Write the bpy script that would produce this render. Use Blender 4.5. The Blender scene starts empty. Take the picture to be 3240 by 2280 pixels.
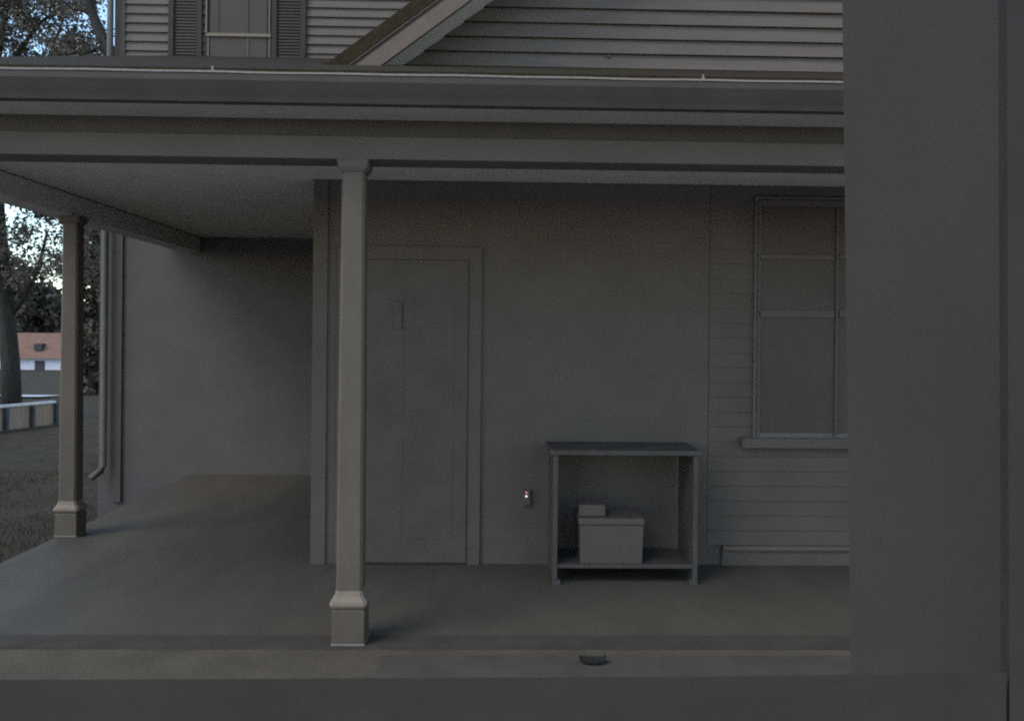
import bpy, bmesh, math, random
import numpy as np
from mathutils import Matrix, Vector
random.seed(7); rng = np.random.default_rng(11)
S = bpy.context.scene
C = S.collection

# ---------------------------------------------------------------- camera
F = 2700.0; CX, CY = 1620.0, 1060.0          # focal length and horizon in photo pixels (3240 x 2280)
YAW, ROLL, EYE = math.radians(1.4), 0.010, 1.55
cam = bpy.data.objects.new('camera', bpy.data.cameras.new('camera')); C.objects.link(cam)
CAM = (Matrix.Translation((0, 0, EYE)) @ Matrix.Rotation(-YAW, 4, 'Z') @
       Matrix.Rotation(math.pi/2, 4, 'X') @ Matrix.Rotation(ROLL, 4, 'Z'))
cam.matrix_world = CAM
cam.data.sensor_width = 36; cam.data.lens = 36*F/3240; cam.data.shift_y = -(1140-CY)/3240
cam.data.clip_start = 0.05; cam.data.clip_end = 3000
S.camera = cam
CAMI = CAM.inverted(); ROT = CAM.to_3x3()

def at(px, py, Y):
    """world point on the plane y = Y behind photo pixel (px, py)"""
    d = ROT @ Vector(((px-CX)/F, -(py-CY)/F, -1)); t = Y/d.y
    return Vector((0, 0, EYE)) + d*t
def px_of(p):
    q = CAMI @ Vector(p); return CX + F*q.x/-q.z, CY - F*q.y/-q.z

# ---------------------------------------------------------------- sky, sun, exposure
SUN_EL, SUN_AZ = math.radians(46), math.radians(-130)      # azimuth clockwise from +Y
w = bpy.data.worlds.new('World'); S.world = w; w.use_nodes = True
nt = w.node_tree; nt.nodes.clear()
out = nt.nodes.new('ShaderNodeOutputWorld'); bg = nt.nodes.new('ShaderNodeBackground')
sky = nt.nodes.new('ShaderNodeTexSky'); sky.sky_type = 'NISHITA'; sky.sun_disc = False
sky.sun_elevation = SUN_EL; sky.sun_rotation = SUN_AZ; sky.air_density = 1.0; sky.dust_density = 0.3; sky.ozone_density = 3.0
bg.inputs['Strength'].default_value = 0.15
tint = nt.nodes.new('ShaderNodeVectorMath'); tint.operation = 'MULTIPLY'; tint.inputs[1].default_value = (1.15, 1.11, .98)
nt.links.new(sky.outputs[0], tint.inputs[0]); nt.links.new(tint.outputs[0], bg.inputs[0]); nt.links.new(bg.outputs[0], out.inputs[0])
sl = bpy.data.lights.new('sun', 'SUN'); sl.energy = 0.9; sl.angle = math.radians(32); sl.color = (1.0, 0.93, 0.86)
sun = bpy.data.objects.new('sun', sl); C.objects.link(sun)
dirv = Vector((math.sin(SUN_AZ)*math.cos(SUN_EL), math.cos(SUN_AZ)*math.cos(SUN_EL), math.sin(SUN_EL)))
sun.rotation_euler = dirv.to_track_quat('Z', 'Y').to_euler()
S.view_settings.view_transform = 'Standard'; S.view_settings.look = 'None'
S.view_settings.exposure = 1.25; S.view_settings.gamma = 1
try:
    S.cycles.use_denoising = False; S.cycles.filter_width = 2.1
    S.cycles.max_bounces = 12; S.cycles.diffuse_bounces = 8
except Exception: pass

# ---------------------------------------------------------------- materials
def mat(name, col, rough=0.7, var=0.12, scale=6.0, bump=0.0, bscale=40.0, metal=0.0, spec=0.12, col2=None, stretch=None):
    m = bpy.data.materials.new(name); m.use_nodes = True; t = m.node_tree; b = t.nodes['Principled BSDF']
    b.inputs['Roughness'].default_value = rough; b.inputs['Metallic'].default_value = metal
    b.inputs['Specular IOR Level'].default_value = spec
    tc = t.nodes.new('ShaderNodeTexCoord'); mp = t.nodes.new('ShaderNodeMapping')
    if stretch: mp.inputs['Scale'].default_value = stretch
    t.links.new(tc.outputs['Object'], mp.inputs[0])
    n = t.nodes.new('ShaderNodeTexNoise'); n.inputs['Scale'].default_value = scale; n.inputs['Detail'].default_value = 6; n.inputs['Roughness'].default_value = 0.6
    r = t.nodes.new('ShaderNodeValToRGB')
    c2 = col2 or [c*(1+var) for c in col]; c1 = [c*(1-var) for c in col]
    r.color_ramp.elements[0].position = .3; r.color_ramp.elements[1].position = .7
    r.color_ramp.elements[0].color = (*c1, 1); r.color_ramp.elements[1].color = (*c2, 1)
    t.links.new(mp.outputs[0], n.inputs[0]); t.links.new(n.outputs[0], r.inputs[0]); t.links.new(r.outputs[0], b.inputs['Base Color'])
    if bump:
        n2 = t.nodes.new('ShaderNodeTexNoise'); n2.inputs['Scale'].default_value = bscale; n2.inputs['Detail'].default_value = 5
        t.links.new(mp.outputs[0], n2.inputs[0])
        bp = t.nodes.new('ShaderNodeBump'); bp.inputs['Strength'].default_value = bump; bp.inputs['Distance'].default_value = 0.01
        t.links.new(n2.outputs[0], bp.inputs['Height']); t.links.new(bp.outputs[0], b.inputs['Normal'])
    return m
def emit(name, col, s):
    m = bpy.data.materials.new(name); m.use_nodes = True; b = m.node_tree.nodes['Principled BSDF']
    b.inputs['Base Color'].default_value = (*col, 1); b.inputs['Emission Color'].default_value = (*col, 1); b.inputs['Emission Strength'].default_value = s
    return m
M = dict(
 siding=mat('painted_siding', (0.103,0.083,0.071), .6, .10, 5, .15, 60, stretch=(.6,1,3)),
 plaster=mat('porch_wall_paint', (0.087,0.070,0.059), .7, .08, 3, .1, 30),
 rear_wall=mat('rear_wall_paint', (0.084,0.074,0.069), .7, .08, 3, .1, 30),
 trim=mat('weathered_trim_paint', (0.113,0.083,0.067), .5, .10, 8, .1, 50),
 post=mat('post_paint', (0.085,0.067,0.052), .5, .10, 9, .1, 60, stretch=(1,1,.3)),
 rake_soffit=mat('rake_soffit_lightened', (.72,.66,.62), .7, .06, 4),  # far paler than the porch soffit, to lift the shade under the rake
 side_beam=mat('side_beam_lightened', (.42,.39,.365), .6, .1, 4),  # beam colour lightened to offset the shade on the side run
 beam=mat('beam_paint', (0.081,0.066,0.056), .6, .10, 4, .1, 40, stretch=(.4,1,1)),
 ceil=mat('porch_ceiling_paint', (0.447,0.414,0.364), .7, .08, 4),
 mould=mat('lightened_trim_paint', (0.166,0.129,0.099), .5, .1, 9),  # lighter than the post paint: sky light on the sloping moulding put into colour
 spout=mat('olive_downspout', (0.085, 0.079, 0.068), .5, .1, 6),
 edge=mat('dark_floor_edge', (0.053,0.044,0.035), .8, .15, 5),
 soffit=mat('soffit_paint', (0.247,0.224,0.197), .7, .08, 4),
 bounce=mat('pale_bounce', (.50,.47,.43), .95, .25, 30, .6, 80),  # pale surface for bounced light, out of view
 gutter=mat('dark_gutter_metal', (0.049,0.040,0.034), .5, .12, 5, .05, 30),
 lip=mat('pale_metal_edge', (0.182,0.153,0.133), .4, .18, 30),
 shingle=mat('asphalt_shingles', (0.028,0.019,0.010), .9, .3, 20, .5, 60),
 shutter=mat('dark_shutter_paint', (0.034,0.029,0.024), .5, .1, 6),
 glass=mat('dark_window_glass', (0.059,0.044,0.037), .4, .1, 2, spec=.15),
 sash=mat('sash_paint', (0.11, 0.098, 0.088), .5, .1, 9),
 floor=mat('porch_floor_paint', (0.070,0.060,0.047), .6, .14, 3, .15, 35, stretch=(1,.3,1)),
 conc=mat('patio_concrete', (0.080,0.065,0.047), .85, .2, 3, .4, 50),
 slab=mat('darker_slab', (0.065,0.056,0.044), .85, .15, 4, .4, 50),
 lawn=mat('lawn_grass', (0.035,0.025,0.014), .95, .35, 2.5, .8, 20),
 grass=mat('grass_blades', (0.046, 0.044, 0.03), .8, .3, 3),
 path=mat('pale_path', (.40,.40,.42), .85, .15, 3),
 bark=mat('bark', (0.036, 0.032, 0.028), .95, .35, 4, .8, 18, stretch=(3,3,.5)),
 leaf=mat('leaves', (0.09, 0.077, 0.06), .7, .35, .8),
 leaf2=mat('far_leaves', (0.085, 0.073, 0.057), .75, .35, .4),
 roof_orange=mat('faded_orange_roof', (0.174,0.101,0.074), .9, .14, 1.2, .3, 3),
 white=mat('white_wall_paint', (0.5, 0.47, 0.52), .7, .10, 2),
 dark=mat('dark_opening', (.05,.05,.05), .7, .1, 2),
 fence=mat('pale_fence_boards', (0.269,0.187,0.144), .8, .2, 3, stretch=(1,6,.5)),
 fencepost=mat('dark_fence_post', (.07,.068,.065), .9, .2, 5),
 railtop=mat('pale_fence_rail', (0.55, 0.54, 0.54), .7, .2, 5),
 cabinet=mat('dark_cabinet_wood', (0.055, 0.048, 0.043), .5, .2, 5, .1, 40),
 cooler=mat('pale_plastic', (0.076,0.062,0.052), .5, .06, 4),
 frame=mat('dark_window_frame_wood', (0.033,0.027,0.023), .6, .12, 10, .1, 50, stretch=(1,1,1)),
 near=mat('near_wall_paint', (0.040,0.033,0.028), .75, .10, 2.2, .15, 30),
 dead=mat('dead_leaf', (0.018, 0.017, 0.015), .8, .2, 40),
 door=mat('dark_door_paint', (0.076,0.060,0.052), .5, .12, 5),
 plate=mat('pale_metal_plate', (0.14, 0.12, 0.112), .4, .1, 10),
)

# ---------------------------------------------------------------- mesh helpers
def add_box(bm, lo, hi, rot=None, piv=None):
    v = [bm.verts.new((x, y, z)) for x in (lo[0], hi[0]) for y in (lo[1], hi[1]) for z in (lo[2], hi[2])]
    for f in ((0,1,3,2),(4,6,7,5),(0,4,5,1),(2,3,7,6),(0,2,6,4),(1,5,7,3)): bm.faces.new([v[i] for i in f])
    return v
def add_prism(bm, pts, off):
    """closed polygon pts (3-d) swept by vector off"""
    off = Vector(off); a = [bm.verts.new(p) for p in pts]; b = [bm.verts.new(Vector(p)+off) for p in pts]; n = len(a)
    bm.faces.new(a[::-1]); bm.faces.new(b)
    for i in range(n): bm.faces.new((a[i], a[(i+1) % n], b[(i+1) % n], b[i]))
def add_rings(bm, rings):
    vs = [[bm.verts.new(p) for p in r] for r in rings]; n = len(vs[0])
    for a, b in zip(vs, vs[1:]):
        for i in range(n): bm.faces.new((a[i], a[(i+1) % n], b[(i+1) % n], b[i]))
    bm.faces.new(vs[0][::-1]); bm.faces.new(vs[-1])
def add_tube(bm, pts, rad, n=8):
    rings = []
    for i, p in enumerate(pts):
        p = Vector(p); t = (Vector(pts[min(i+1, len(pts)-1)]) - Vector(pts[max(i-1, 0)])).normalized()
        u = t.orthogonal().normalized() if abs(t.z) > .95 else t.cross(Vector((0,0,1))).normalized(); v = t.cross(u)
        r = rad[i] if isinstance(rad, (list, tuple)) else rad
        rings.append([p + r*(u*math.cos(2*math.pi*k/n) + v*math.sin(2*math.pi*k/n)) for k in range(n)])
    add_rings(bm, rings)
def bevel(bm, w, seg=2):
    bmesh.ops.bevel(bm, geom=[e for e in bm.edges], offset=w, segments=seg, affect='EDGES', profile=.5)
def obj(name, bm, m, parent=None, loc=None, smooth=False):
    bmesh.ops.recalc_face_normals(bm, faces=bm.faces)
    me = bpy.data.meshes.new(name); bm.to_mesh(me); bm.free(); me.materials.append(M[m] if isinstance(m, str) else m)
    if smooth:
        for p in me.polygons: p.use_smooth = True
    o = bpy.data.objects.new(name, me); C.objects.link(o)
    if parent is not None:
        o.parent = parent
        root = parent
        off = Vector((0,0,0))
        while root is not None: off += root.location; root = root.parent
        o.location = -off if loc is None else Vector(loc)
    elif loc is not None: o.location = loc
    return o
def new(): return bmesh.new()
def box(name, lo, hi, m, parent=None, bv=0):
    bm = new(); add_box(bm, lo, hi)
    if bv: bevel(bm, bv)
    return obj(name, bm, m, parent)
def thing(name, label, cat, loc=(0,0,0), group=None):
    o = bpy.data.objects.new(name, None); C.objects.link(o); o.location = loc; o['label'] = label; o['category'] = cat
    if group: o['group'] = group
    return o
def tag(o, label, cat, group=None):
    o['label'] = label; o['category'] = cat
    if group: o['group'] = group
    return o
def struct(o): o['kind'] = 'structure'; return o

# ---------------------------------------------------------------- layout (metres)
D_EAVE, D_POST, D_WING, D_MAIN = 4.00, 4.33, 5.80, 9.40      # depths of eave, posts, gabled wing, main block
XL, XW, XR, XM = -3.25, -1.19, 5.2, -4.10                    # porch left edge, wing corner, right end, main corner
def ground_z(X, Y):
    d = max(0.0, Y-5.0); return -0.36 - 0.034*min(d, 145)

# ---------------------------------------------------------------- ground
bm = new()
xs = [-600,-250,-120,-60,-40,-25,-18,-14,-10,-7,-5,-2,4,12,40,150,600]; ys = [-60,-20,0,3,5,8,12,16,20,25,32,40,55,75,100,130,150,200,320,700]
gv = [[bm.verts.new((x, y, ground_z(x, y) + (0.05*math.sin(x*.9+y*.5) if 5 < y < 60 else 0))) for x in xs] for y in ys]
for j in range(len(ys)-1):
    for i in range(len(xs)-1): bm.faces.new((gv[j][i], gv[j][i+1], gv[j+1][i+1], gv[j+1][i]))
struct(obj('ground', bm, 'lawn', smooth=True))
def strip(name, a, b, width, m, n=14):
    bm = new(); a = Vector(a); b = Vector(b); d = (b-a).normalized(); s = Vector((-d.y, d.x))*width/2; prev = None
    for i in range(n+1):
        p = a.lerp(b, i/n); r = [bm.verts.new((q.x, q.y, ground_z(q.x, q.y)+.06)) for q in (p-s, p+s)]
        if prev: bm.faces.new((prev[0], prev[1], r[1], r[0]))
        prev = r
    return struct(obj(name, bm, m))
strip('path', (-40, 40.5), (-20.6, 40.5), 2.2, 'path')
strip('road', (-60, 133), (0, 133), 4.0, 'path')
# patio paving in front of the porch
bm = new(); add_box(bm, (-4.6, 3.75, -.40), (XR+1.0, 4.226, -.006))
struct(obj('patio', bm, 'conc'))
bm = new(); add_box(bm, (-14, -16, -.45), (12, 3.749, -.06))  # unseen pale ground added to bounce light up to soffit and ceiling
struct(obj('bounce_ground', bm, 'bounce'))
# short grass by the porch edge
N = 9000
gx = rng.uniform(-8.5, -3.45, N); gy = rng.uniform(5.2, 13.5, N); ang = rng.uniform(0, 6.28, N); h = rng.uniform(.015, .05, N); lean = rng.normal(0, .03, (N, 2))
gz = np.array([ground_z(a, b) for a, b in zip(gx, gy)])
co = np.empty((N, 3, 3)); wv = .006
co[:,0] = np.stack([gx-wv*np.cos(ang), gy-wv*np.sin(ang), gz-.03], 1); co[:,1] = np.stack([gx+wv*np.cos(ang), gy+wv*np.sin(ang), gz-.03], 1)
co[:,2] = np.stack([gx+lean[:,0], gy+lean[:,1], gz+h+.02], 1)
def tri_mesh(name, co, m):
    n, k = co.shape[:2]; me = bpy.data.meshes.new(name)
    me.vertices.add(n*k); me.vertices.foreach_set('co', co.astype(np.float32).ravel())
    me.loops.add(n*k); me.loops.foreach_set('vertex_index', np.arange(n*k, dtype=np.int32))
    me.polygons.add(n); me.polygons.foreach_set('loop_start', np.arange(0, n*k, k, dtype=np.int32)); me.polygons.foreach_set('loop_total', np.full(n, k, dtype=np.int32))
    me.update(); me.validate(); me.materials.append(M[m])
    o = bpy.data.objects.new(name, me); C.objects.link(o); return o
g = tri_mesh('grass', co, 'grass'); g['kind'] = 'stuff'; tag(g, 'dark short grass beside the left edge of the porch floor', 'grass')

# ---------------------------------------------------------------- lap siding
def siding(name, Y, z0, z1, left, right, exp, m, parent, butt=.028):
    """boards lapped upwards on the plane y=Y; left(z), right(z) give the board ends"""
    bm = new(); z = z0
    while z < z1-1e-6:
        zt = min(z+exp, z1); la, lb, ra, rb = left(z), left(zt), right(z), right(zt)
        if ra-la > .02:
            j = random.uniform(-.0015, .0015)
            a = [(la, Y-butt+j, z), (ra, Y-butt+j, z), (rb, Y-.003, zt), (lb, Y-.003, zt)]
            f = [bm.verts.new(p) for p in a]; bk = [bm.verts.new((p[0], Y, p[2])) for p in a]
            bm.faces.new(f)
            for i in range(4): bm.faces.new((f[i], bk[i], bk[(i+1) % 4], f[(i+1) % 4]))
        z = zt
    return obj(name, bm, m, parent)

house = thing('house', 'large pale clapboard house with a gabled wing, behind the covered porch', 'house', (0, D_MAIN, 0))
# main block
p0 = at(385, 100, D_MAIN).x
siding('siding_wall', D_MAIN, 3.90, 6.6, lambda z: XM, lambda z: 5.0, 0.1006, 'siding', house)
box('porch_side_wall', (at(314, 1100, D_MAIN).x, D_MAIN, -.5), (5.0, D_MAIN+.2, 3.895), 'rear_wall', house)
box('wall_core', (XM+.01, D_MAIN+.001, 3.9), (5.0, D_MAIN+6, 6.6), 'plaster', house)
box('corner_board', (XM-.02, D_MAIN-.032, -.3), (XM+.09, D_MAIN-.0285, 6.6), 'plaster', house)
# main roof above the frame
bm = new(); add_prism(bm, [(XM-.4, D_MAIN-.45, 6.55), (XM-.4, D_MAIN+3, 8.3), (XM-.4, D_MAIN+3, 8.4), (XM-.4, D_MAIN-.45, 6.65)], (9.6, 0, 0)); obj('roof', bm, 'shingle', house)
# downspout at the main corner
xd = at(331, 1000, D_MAIN-.1).x
bm = new(); yq = D_MAIN-.10
add_tube(bm, [(xd+.03, yq, 6.5), (xd+.03, yq, 4.2), (xd, yq, 3.0), (xd, yq, 0.10), (xd-.02, yq, .045), (xd-.11, yq-.06, -.03)], .034, 10)
obj('downspout', bm, 'spout', house, smooth=True)
# upper window with two shutters
def wbox(name, x0, y0, x1, y1, D, th, m, parent, bv=0):
    a = at(x0, y1, D); b = at(x1, y0, D)
    return box(name, (a.x, D-th, a.z), (b.x, D, b.z), m, parent, bv)
def shutter(x0, x1):
    a = at(x0, 186, D_MAIN); b = at(x1, -160, D_MAIN); y = D_MAIN-.024
    bm = new(); t = .055
    add_box(bm, (a.x, y-.03, a.z-.1), (a.x+t, y, b.z)); add_box(bm, (b.x-t, y-.03, a.z-.1), (b.x, y, b.z))
    add_box(bm, (a.x+t, y-.03, b.z-t), (b.x-t, y, b.z)); add_box(bm, (a.x+t, y-.03, a.z-.1), (b.x-t, y, a.z-.04))
    z = a.z-.03
    while z < b.z-t-.02:
        add_prism(bm, [(a.x+t, y-.004, z+.026), (a.x+t, y-.014, z), (a.x+t, y-.012, z-.004), (a.x+t, y, z+.022)], (b.x-a.x-2*t, 0, 0)); z += .034
    add_box(bm, (a.x+t, y+.0005, a.z-.09), (b.x-t, y+.003, b.z-.01))
    return obj('shutter', bm, 'shutter', house)
shutter(537, 646); shutter(862, 973)
win = wbox('window', 648, -160, 860, 215, D_MAIN-.024, .012, 'shutter', house)
wbox('pane', 664, -140, 846, 215, D_MAIN-.036, .004, 'glass', win)
def bars(name, rects, D, th, m, parent):
    bm = new()
    for x0, y0, x1, y1 in rects:
        a = at(x0, y1, D); b = at(x1, y0, D); add_box(bm, (a.x, D-th, a.z), (b.x, D, b.z))
    return obj(name, bm, m, parent)
bars('upper_sash', [(652, -150, 659, 110), (852, -150, 858, 110), (652, 110.2, 858, 116)], D_MAIN-.041, .022, 'mould', win)
bars('glazing_bars', [(690, -150, 693.5, 109), (783, -150, 787, 109)], D_MAIN-.041, .010, 'sash', win)
bars('lower_sash', [(656, 117, 662, 215), (850, 117, 856, 215), (783, 117, 787, 215), (656, 215.01, 856, 221)], D_MAIN-.041, .010, 'sash', win)

# ------------------------------------------------ gabled wing
D_RAKE = 5.40
e0 = at(1047, 195, D_RAKE); SL = 0.755                        # outer rake edge and roof slope
RIDGE_X = 1.75
def rake_z(X): return e0.z + SL*((X if X <= RIDGE_X else 2*RIDGE_X-X) - e0.x)
nx, nz = -SL/math.hypot(1, SL), 1/math.hypot(1, SL)           # outward normal of the left slope
def under(X, d): return rake_z(X) - d/nz
zr = lambda z: RIDGE_X - max(0.0, (rake_z(RIDGE_X)-.16/nz - z)/SL)
siding('gable_wall', D_WING, 2.66, rake_z(RIDGE_X)-.3, lambda z: max(XW, zr(z)), lambda z: min(XR, 2*RIDGE_X-zr(z)), 0.1009, 'siding', house)
bm = new(); add_prism(bm, [(XW+.01, D_WING+.001, -.5), (XR, D_WING+.001, -.5), (XR, D_WING+.001, 2.8), (RIDGE_X, D_WING+.001, rake_z(RIDGE_X)-.25), (XW+.01, D_WING+.001, 2.8)], (0, D_MAIN-D_WING-.03, 0)); obj('wing_core', bm, 'plaster', house)
def slope(name, d0, d1, y0, y1, m, x0=-1.46):
    """slab lying on both slopes between perpendicular depths d0, d1 under the roof surface"""
    bm = new()
    for s in (1, -1):
        f = lambda X: X if s == 1 else 2*RIDGE_X-X
        pts = [(f(x0), y0, under(x0, d1)), (f(RIDGE_X), y0, under(RIDGE_X, d1)), (f(RIDGE_X), y0, under(RIDGE_X, d0)), (f(x0), y0, under(x0, d0))]
        add_prism(bm, pts, (0, y1-y0, 0))
    return obj(name, bm, m, house)
slope('gable_roof', 0, .080, D_RAKE-.02, D_MAIN-.03, 'shingle')
slope('drip_edge', .082, .092, D_RAKE-.014, D_RAKE+.03, 'trim')
slope('rake_moulding', .094, .112, D_RAKE-.004, D_RAKE+.03, 'gutter')
slope('rake_board', .114, .208, D_RAKE-.012, D_RAKE+.02, 'trim')
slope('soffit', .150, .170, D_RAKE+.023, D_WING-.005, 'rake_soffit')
a = at(1925, 178, D_WING-.02); bm = new(); add_tube(bm, [(a.x, D_WING-.028, a.z), (a.x, D_WING-.006, a.z)], .011, 12); obj('vent_hole', bm, 'dark', house)
# wing wall under the porch
box('plain_wall', (XW, D_WING-.012, 0), (at(2236, 1500, D_WING).x, D_WING, 2.655), 'plaster', house)
box('corner_board', (XW-.012, D_WING-.03, 0), (XW+.085, D_WING-.0125, 2.6), 'plaster', house)
xs0 = at(2238, 1500, D_WING).x
siding('siding_wall', D_WING, at(2400, 1722, D_WING).z, 2.655, lambda z: xs0, lambda z: XR, 0.1009, 'plaster', house, butt=.012)
zl = at(2400, 1722, D_WING).z
box('water_table', (xs0+.10, D_WING-.05, zl-.03), (XR, D_WING-.001, zl-.001), 'siding', house, .004)
box('base_board', (xs0+.10, D_WING-.025, .0), (XR, D_WING-.001, zl-.031), 'plaster', house)
# porch window on the right
pw = wbox('window', 2380, 630, 2860, 1384, D_WING-.013, .02, 'sash', house)
wbox('pane', 2405, 655, 2835, 1368, D_WING-.034, .004, 'glass', pw)
bars('sash', [(2392, 640, 2404, 1380), (2638, 655, 2652, 1380), (2404, 809, 2637, 820), (2653, 809, 2836, 820), (2404, 984, 2637, 1003), (2653, 984, 2836, 1003), (2837, 640, 2848, 1380), (2404, 640, 2836, 652)], D_WING-.039, .016, 'plaster', pw)
bars('sill', [(2340, 1386, 2900, 1412)], D_WING-.013, .07, 'plaster', pw)
# dark door partly behind the post
dx0, dx1 = at(1108, 1400, D_WING).x, at(1478, 1400, D_WING).x
dr = box('door', (dx0, D_WING-.045, .015), (dx1, D_WING-.0125, 2.05), 'door', house, .004)
bm = new()
for (u0, u1) in ((.12, .45), (.55, .88)):
    for (z0, z1) in ((.18, .85), (1.0, 1.85)):
        X0, X1 = dx0+(dx1-dx0)*u0, dx0+(dx1-dx0)*u1
        add_box(bm, (X0, D_WING-.0475, z0), (X1, D_WING-.0455, z1))
obj('raised_panel', bm, 'door', dr)
a = at(1248, 1040, D_WING-.05); b = at(1272, 955, D_WING-.05)
box('push_plate', (a.x, D_WING-.062, a.z), (b.x, D_WING-.0535, b.z), 'door', dr, .003)
bm = new()
add_box(bm, (dx0-.09, D_WING-.034, .0), (dx0-.002, D_WING-.0125, 2.14)); add_box(bm, (dx1+.002, D_WING-.034, .0), (dx1+.09, D_WING-.0125, 2.14)); add_box(bm, (dx0-.002, D_WING-.034, 2.052), (dx1+.002, D_WING-.0125, 2.14))
obj('door_casing', bm, 'plaster', house)

# ---------------------------------------------------------------- porch
porch = thing('porch', 'covered porch with square posts, dark gutter and low shingled roof', 'porch', (0, D_POST, 0))
def Lslab(name, z0, z1, xl, y0, m, cut=0.0, zslope=0.0, ztop=None):
    pts = [(xl, y0), (XR+.2, y0), (XR+.2, D_WING-.014-cut), (XW-.015, D_WING-.014-cut), (XW-.015, D_MAIN-.03), (xl, D_MAIN-.03)]
    bm = new(); add_prism(bm, [(x, y, z0+zslope*(y-y0)) for x, y in pts], (0, 0, z1-z0)); return obj(name, bm, m, porch)
Lslab('floor', -.045, 0.0, XL, 4.23, 'floor')
box('dark_floor_strip', (XL, 4.229, -.03), (XR+.2, 4.40, .004), 'edge', porch)  # thin darker strip along the front of the floor
box('skirt_board', (XL+.03, 4.40, -.42), (XL+.09, D_MAIN-.1, -.047), 'edge', porch)
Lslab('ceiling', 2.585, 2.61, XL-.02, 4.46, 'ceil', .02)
Lslab('roof', 2.735, 2.775, XL-.36, D_EAVE-.01, 'shingle', -.002, .33)
box('beam', (XL-.1, 4.25, 2.415), (XR+.2, 4.45, 2.528), 'beam', porch, .003)
box('frieze', (XL-.1, 4.258, 2.5285), (XR+.2, 4.44, 2.6115), 'gutter', porch)
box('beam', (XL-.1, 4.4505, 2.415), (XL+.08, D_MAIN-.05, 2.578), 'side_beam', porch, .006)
box('soffit', (XL-.34, 4.011, 2.612), (XR+.2, 4.263, 2.624), 'soffit', porch)
box('fascia', (XL-.34, 4.015, 2.625), (XR+.2, 4.034, 2.73), 'gutter', porch)
bm = new(); add_prism(bm, [(XL-.36, 4.04, 2.57), (XL-.36, D_MAIN-.05, 2.57), (XL-.36, D_MAIN-.05, 2.76+.33*(D_MAIN-4.1)), (XL-.36, 4.04, 2.735)], (.03, 0, 0)); obj('fascia', bm, 'gutter', porch)
# gutter: K profile along X
zt = at(1300, 234, 3.90).z
prof = [(4.010, zt-.125), (3.955, zt-.125), (3.945, zt-.105), (3.925, zt-.075), (3.905, zt-.04), (3.905, zt-.013), (3.912, zt-.013), (3.912, zt-.035), (3.95, zt-.10), (4.004, zt-.115), (4.004, zt-.01), (4.010, zt-.01)]
bm = new(); add_prism(bm, [(XL-.4, y, z) for y, z in prof], (XR-XL+.6, 0, 0)); gut = obj('gutter', bm, 'gutter', porch)
bm = new(); nseg = 60; x0, x1 = XL-.4, XR+.2
rings = []
for i in range(nseg+1):
    x = x0+(x1-x0)*i/nseg; wob = .0012*math.sin(i*1.7)+.0008*math.sin(i*.6)
    rings.append([(x, 3.901, zt-.0085+wob), (x, 3.916, zt-.0085+wob), (x, 3.916, zt+wob), (x, 3.901, zt+wob)])
add_rings(bm, rings); obj('gutter_lip', bm, 'lip', gut)
for px in (669, 2228):
    x = at(px, 210, 3.905).x; bm = new(); add_box(bm, (x-.006, 3.9175, zt-.004), (x+.006, 3.96, zt+.012)); add_box(bm, (x-.004, 3.9175, zt+.0121), (x+.004, 3.922, zt+.026))
    obj('gutter_strap', bm, 'lip', gut)
# posts: tapered chamfered shaft, capital, moulding, plinth
def sq(x, y, z, h, c):
    return [(x-h+c, y-h, z), (x+h-c, y-h, z), (x+h, y-h+c, z), (x+h, y+h-c, z), (x+h-c, y+h, z), (x-h+c, y+h, z), (x-h, y+h-c, z), (x-h, y-h+c, z)]
def post(X, Y):
    bm = new(); add_rings(bm, [sq(X, Y, .270, .0655, .013), sq(X, Y, 1.3, .0625, .013), sq(X, Y, 2.355, .0575, .013)])
    p = obj('post', bm, 'post', porch)
    bm = new(); add_rings(bm, [sq(X, Y, .185, .074, .006), sq(X, Y, .192, .087, .008), sq(X, Y, .205, .0925, .012), sq(X, Y, .219, .0905, .014), sq(X, Y, .231, .080, .014), sq(X, Y, .246, .071, .013), sq(X, Y, .270, .0665, .012)])
    obj('moulding', bm, 'mould', p)
    bm = new(); add_rings(bm, [sq(X, Y, 0.014, .081, .003), sq(X, Y, .172, .081, .003), sq(X, Y, .1845, .072, .004)]); obj('plinth', bm, 'post', p)
    bm = new(); add_rings(bm, [sq(X, Y, .0045, .085, .004), sq(X, Y, .0135, .083, .004)]); obj('foot_plate', bm, 'plate', p)
    bm = new(); add_rings(bm, [sq(X, Y, 2.355, .062, .010), sq(X, Y, 2.375, .075, .010), sq(X, Y, 2.4145, .080, .004)]); obj('capital', bm, 'beam', p)
    return p
post(at(1116, 1300, D_POST).x, D_POST)
post(at(227, 1300, 6.56).x, 6.56)

# ---------------------------------------------------------------- things on the porch
YC = 5.52
a = at(1742, 1424, YC-.22); b = at(2222, 1424, YC-.22); zc = a.z
cab = thing('shelf_unit', 'low dark open-fronted shelf unit against the porch wall beside the window', 'shelf', ((a.x+b.x)/2, YC, 0))
box('top', (a.x, YC-.22, zc-.03), (b.x, YC+.23, zc), 'cabinet', cab, .004)
box('side_panel', (a.x+.02, YC-.21, .03), (a.x+.05, YC+.22, zc-.031), 'cabinet', cab, .003)
box('side_panel', (b.x-.05, YC-.21, .03), (b.x-.02, YC+.22, zc-.031), 'cabinet', cab, .003)
SH = .125
box('shelf', (a.x+.0505, YC-.205, SH-.025), (b.x-.0505, YC+.189, SH), 'cabinet', cab, .003)
for lx in (a.x+.02, b.x-.07):
    for ly in (YC-.21, YC+.17): box('leg', (lx, ly, .0), (lx+.05, ly+.05, .0295), 'cabinet', cab)
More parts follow.
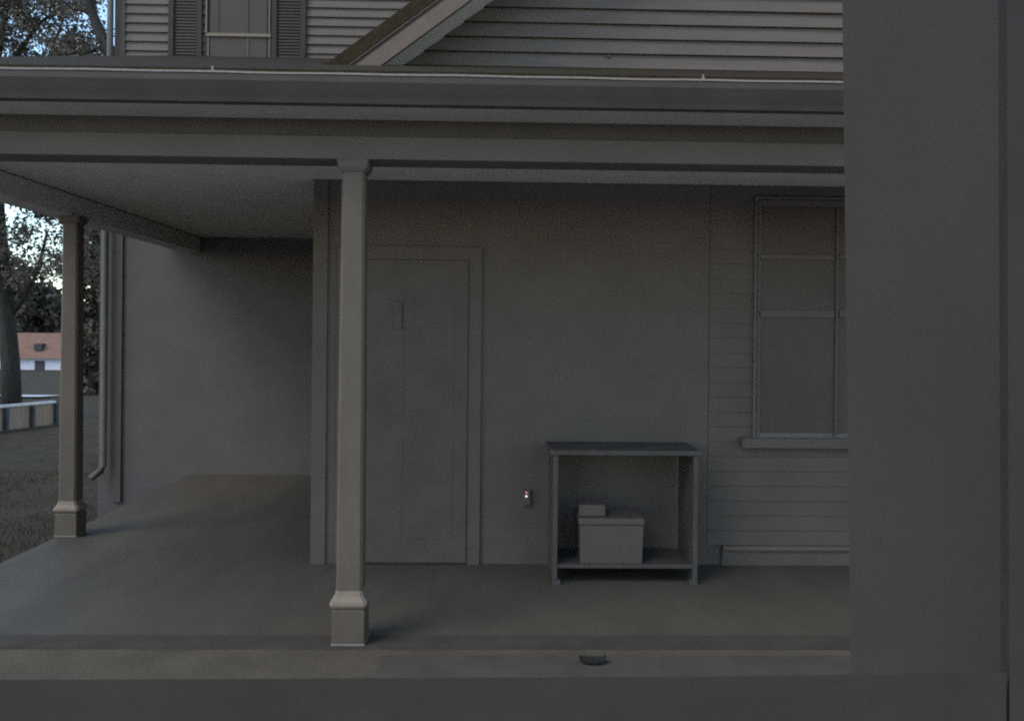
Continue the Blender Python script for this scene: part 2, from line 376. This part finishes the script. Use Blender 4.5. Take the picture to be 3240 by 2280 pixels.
# pale box on the bottom shelf
YB = YC-.04
a = at(1832, 1770, YB-.15); b = at(2038, 1640, YB-.15); h = b.z
ice = thing('storage_box', 'pale box with a smaller block on its lid, standing on the low shelf', 'box', ((a.x+b.x)/2, YB, SH))
bm = new(); add_rings(bm, [[(x, y, z) for x, y in ((a.x+s, YB-.15+s), (b.x-s, YB-.15+s), (b.x-s, YB+.15-s), (a.x+s, YB+.15-s))] for z, s in ((SH+.001, .01), (h-.045, .003))]); obj('tub', bm, 'cooler', ice)
box('lid', (a.x-.004, YB-.154, h-.044), (b.x+.004, YB+.154, h), 'cooler', ice, .010)
c0 = at(1832, 1640, YB-.1).x; c1 = at(1916, 1640, YB-.1).x; hz = at(1870, 1597, YB-.1).z
box('top_block', (c0, YB-.10, h+.0005), (c1, YB+.08, hz), 'cooler', ice, .008)
# little lit pilot lamp on the wall
q = at(1666, 1568, D_WING-.05)
ob = thing('outlet_box', 'small wall box with a tiny glowing red and white light', 'outlet', (q.x, D_WING-.013, q.z))
bm = new(); add_box(bm, (q.x-.028, D_WING-.040, q.z-.07), (q.x+.028, D_WING-.0125, q.z+.04)); bevel(bm, .005); obj('housing', bm, 'plaster', ob)
bm = new(); bmesh.ops.create_uvsphere(bm, u_segments=10, v_segments=6, radius=.0075, matrix=Matrix.Translation((q.x, D_WING-.042, q.z-.004))); obj('pilot_light', bm, emit('white_pilot_glow', (1, .9, .88), .35), ob)
bm = new(); bmesh.ops.create_uvsphere(bm, u_segments=10, v_segments=6, radius=.008, matrix=Matrix.Translation((q.x+.001, D_WING-.042, q.z+.020))); obj('pilot_light', bm, emit('red_pilot_glow', (.9, .3, .33), .09), ob)

# ---------------------------------------------------------------- slab and leaf on the patio
a = at(1202, 2099, 4.12); 
bm = new(); add_box(bm, (a.x, 3.76, -.0055), (XR+.4, 4.125, .006)); bevel(bm, .003, 1)
tag(obj('stone_slab', bm, 'slab'), 'long darker paving slab lying along the porch edge', 'slab')
p = at(1877, 2118, 4.02)
prof = [(-.066,.012),(-.058,.004),(-.045,.001),(-.02,-.003),(.01,-.003),(.035,0),(.052,.006),(.060,.020)]
bm = new(); up = []; dn = []; LZ = .0125
for i, (x, z) in enumerate(prof):
    wd = (.012,.026,.034,.038,.037,.032,.024,.012)[i]
    up.append([(p.x+x, p.y-wd, LZ+z+.012), (p.x+x, p.y, LZ+z), (p.x+x, p.y+wd, LZ+z+.016)])
vv = [[bm.verts.new(q) for q in r] for r in up]; v2 = [[bm.verts.new((q[0], q[1], q[2]-.0025)) for q in r] for r in up]
for i in range(len(vv)-1):
    for k in range(2):
        bm.faces.new((vv[i][k], vv[i+1][k], vv[i+1][k+1], vv[i][k+1])); bm.faces.new((v2[i][k+1], v2[i+1][k+1], v2[i+1][k], v2[i][k]))
    for k in (0, 2): bm.faces.new((vv[i][k], v2[i][k], v2[i+1][k], vv[i+1][k]))
for i in (0, len(vv)-1):
    for k in range(2): bm.faces.new((vv[i][k], vv[i][k+1], v2[i][k+1], v2[i][k]))
lf = tag(obj('dead_leaf', bm, 'dead'), 'dark curled dead leaf lying on the slab', 'leaf')

# ---------------------------------------------------------------- the window the photo was taken through, and the wall return outside it
DW = .60
wf = thing('window_frame', 'dark wooden frame of the near window, along the bottom and right edge of the view', 'window frame', at(1620, 2200, DW))
bm = new(); add_prism(bm, [at(-260, 2151, DW), at(2300, 2138, DW), at(3184, 2125, DW), at(3184, 2420, DW), at(-260, 2420, DW)], (0, .06, -.045)); obj('bottom_rail', bm, 'frame', wf)
bm = new(); add_prism(bm, [at(3185, -160, DW), at(3195, 2420, DW), at(3420, 2420, DW), at(3420, -160, DW)], (.03, .06, 0)); obj('stile', bm, 'frame', wf)
D2 = 1.10
bm = new()
t_ = at(2661, 0, D2); b_ = at(2689, 2190, D2); s = (b_-t_)/(t_.z-b_.z)
top = t_ - s*.5; bot = b_ + s*.75
add_prism(bm, [top, bot, bot+Vector((.6, 0, 0)), top+Vector((.6, 0, 0))], (0, -.43, 0)); bevel(bm, .004, 2)
tag(obj('wall_end', bm, 'near'), 'plain grey wall end standing close by just outside the near window', 'wall')

# ---------------------------------------------------------------- beyond the porch: low fence, far house, trees
fp = [at(0, 1362, 20.6), at(205, 1335, 23.7)]; fx = -11.86
fen = thing('low_fence', 'low pale board fence with dark posts at the lawn edge', 'fence', (fx, 20, ground_z(fx, 20)))
bm = new(); rt = new()
segs = [17.5+1.2*k for k in range(6)]
for y0, y1 in zip(segs, segs[1:]):
    z0, z1 = ground_z(fx, y0), ground_z(fx, y1)
    n = 6
    for k in range(n):
        ya, yb = y0+.06+(y1-y0-.12)*k/n, y0+.06+(y1-y0-.12)*(k+1)/n-.012
        zz = ground_z(fx, ya); add_box(bm, (fx-.012, ya, zz+.02), (fx+.012, yb, zz+.56))
    add_prism(rt, [(fx-.05, y0, z0+.575), (fx+.05, y0, z0+.575), (fx+.05, y0, z0+.635), (fx-.05, y0, z0+.635)], (0, y1-y0-.005, z1-z0))
obj('boards', bm, 'fence', fen); obj('top_rail', rt, 'railtop', fen)
for y0 in segs:
    zz = ground_z(fx, y0); box('fence_post', (fx-.0, y0-.055, zz-.05), (fx+.10, y0+.055, zz+.57), 'fencepost', fen)

DF = 150.0
hb = at(120, 1170, DF); fh = thing('far_house', 'small distant house with a faded orange roof and white wall', 'house', (hb.x, DF, hb.z))
xl, xr = at(-45, 1150, DF).x, at(216, 1150, DF).x; ze = at(120, 1133, DF).z; zr_ = at(120, 1053, DF).z
box('wall', (xl+.3, DF, hb.z-1), (xr-.3, DF+7, ze-.05), 'white', fh)
bm = new(); add_prism(bm, [(xl, DF-.5, ze), (xl, DF+3.5, zr_), (xl, DF+7.5, ze)], (xr-xl, 0, 0)); rf = obj('roof', bm, 'roof_orange', fh)
box('eaves_gutter', (xl, DF-.62, ze-.10), (xr, DF-.51, ze+.10), 'lip', fh)
a = at(101, 1108, DF-.2); b = at(126, 1087, DF-.2)
box('roof_window', (a.x, DF+.4, a.z), (b.x, DF+2.2, b.z), 'dark', rf)
a = at(110, 1170, DF); b = at(142, 1141, DF); box('door', (a.x, DF-.06, a.z-.6), (b.x, DF-.004, b.z), 'dark', fh)

LEAF = np.array([(-.5,0,0), (0,-.28,.05), (.5,0,0), (0,.28,.05)])
def leaf_cloud(centers, per, rad, size):
    n = len(centers)*per; c = np.repeat(np.array(centers), per, 0)
    d = rng.normal(0, 1, (n, 3)); d /= np.linalg.norm(d, axis=1, keepdims=True); r = rng.uniform(0, 1, (n, 1))**.5
    rr = np.repeat(rng.uniform(.7, 1.3, (len(centers), 1)), per, 0)*rad
    pos = c + d*r*rr*np.array([1, 1, .8])
    q = rng.normal(0, 1, (n, 3, 3)); A, _ = np.linalg.qr(q)
    s = size*rng.uniform(.6, 1.4, (n, 1, 1))
    return pos[:,None,:] + s*np.einsum('kj,nij->nki', LEAF, A)
def make_tree(label, trunk, rads, limbs, centers, per, rad, size, m='leaf', group=None):
    base = Vector(trunk[0]); t = thing('tree', label, 'tree', base, group)
    bm = new(); add_tube(bm, trunk, rads, 10)
    tr = obj('trunk', bm, 'bark', t, smooth=True)
    for pts, rr in limbs:
        bm = new(); add_tube(bm, pts, rr, 8); obj('limb', bm, 'bark', tr, smooth=True)
    cr = tri_mesh('crown', leaf_cloud(centers, per, rad, size), m); cr.parent = t; cr.location = -base
    return t
def dens(px, py):
    if py < 200:
        if 300 < px < 345 and py < 95: return .06
        if 236 < px < 296 and 35 < py < 110: return .10
        if py < 60: return .97
        if py < 105: return .86
        if py < 150: return .62
        return .40
    if 8 < px < 74 and 615 < py < 850: return .2
    if 74 < px < 120 and 640 < py < 830: return .62
    if 183 < px < 216 and 850 < py < 985: return .16
    return .95
def scatter(n, x0, x1, y0, y1, d0, d1):
    out = []
    while len(out) < n:
        px, py, D = random.uniform(x0, x1), random.uniform(y0, y1), random.uniform(d0, d1)
        if random.random() < dens(px, py): out.append(tuple(at(px, py, D)))
    return out
# big tree whose trunk stands just beyond the low fence
tp = [(38, 1300), (33, 1150), (22, 1000), (8, 860), (-8, 640), (-20, 420), (-10, 200), (20, 0)]
tr = [tuple(at(x, y, 25.0)) for x, y in tp]; tr[0] = (tr[0][0], 25.0, ground_z(0, 25)-.1)
def P(*l, D=25.0): return [tuple(at(x, y, D)) for x, y in l]
limbs = [(P((2, 820), (-60, 700), (-120, 560), (-150, 420)), [.13, .10, .07, .03]), (P((-10, 600), (60, 420), (150, 200), (200, 60)), [.12, .09, .06, .03]),
         (P((24, 1010), (80, 940), (125, 840), (150, 730)), [.09, .075, .06, .04]), (P((-15, 300), (60, 160), (130, 70), (200, 20)), [.09, .07, .05, .02]),
         (P((60, 160), (100, 150), (180, 120)), [.03, .02, .01])]
make_tree('tall leaning tree with a thick dark trunk just beyond the low fence', tr, [.30, .26, .23, .21, .18, .15, .11, .06], limbs,
          scatter(300, -120, 330, -160, 200, 22.5, 28) + scatter(170, -150, 300, 560, 900, 22.5, 28) + scatter(60, -150, 300, 200, 560, 22.5, 28), 80, .42, .105)
# tree behind the house corner with a bent limb against the sky
DB = 16.0
tr = [tuple(at(x, y, DB)) for x, y in ((420, 1400), (415, 900), (400, 420), (372, 230), (340, 150))]; tr[0] = (tr[0][0], DB, ground_z(0, DB)-.1)
tr += [tuple(at(x, y, DB)) for x, y in ((312, 95), (292, 40), (282, -30), (262, -140))]
limbs = [(P((338, 148), (300, 160), (255, 168), (190, 150), D=DB), [.05, .04, .03, .012]), (P((296, 55), (270, 35), (225, 25), (165, 50), (150, 75), D=DB), [.05, .045, .035, .02, .01]),
         (P((286, 10), (310, -20), (340, -60), D=DB), [.04, .03, .02])]
make_tree('tree behind the house corner with a thick bent limb against the bright sky', tr, [.28, .24, .20, .15, .12, .10, .085, .075, .05], limbs,
          scatter(14, 150, 290, -120, 40, 15, 17.5) + scatter(10, 180, 330, 130, 185, 15, 17), 50, .26, .085)
# darker trees farther off, over the orange roof
for i, (px, top, D, wid, lab) in enumerate(((-60, 800, 170, 150, 'wide dark tree farther off, left of the orange roof'), (95, 905, 180, 120, 'round dark tree rising above the orange roof'), (190, 975, 190, 90, 'low dark tree just right of the roof window'), (300, 520, 45, 62, 'dark bushy tree between the far post and the downspout'))):
    base = at(px, 1150, D); gz_ = ground_z(0, D); base.z = gz_
    k = F/D; cs = []
    bot = 1060 if i < 3 else 1330
    nC = 90
    while len(cs) < nC:
        u, v = random.uniform(-1, 1), random.uniform(-1, 1)
        if u*u+v*v < 1: cs.append(tuple(at(px+u*wid, (top+bot)/2+v*(bot-top)/2, D+random.uniform(-1, 1)*wid/k)))
    topz = at(px, top+40, D)
    make_tree(lab, [tuple(base-Vector((0,0,.3))), tuple(base.lerp(topz, .4)), tuple(topz)], [.35, .25, .08], [], cs, 75, wid/k*(.26 if i < 3 else .42), .013*D**.9, 'leaf2', 'dark trees farther off')
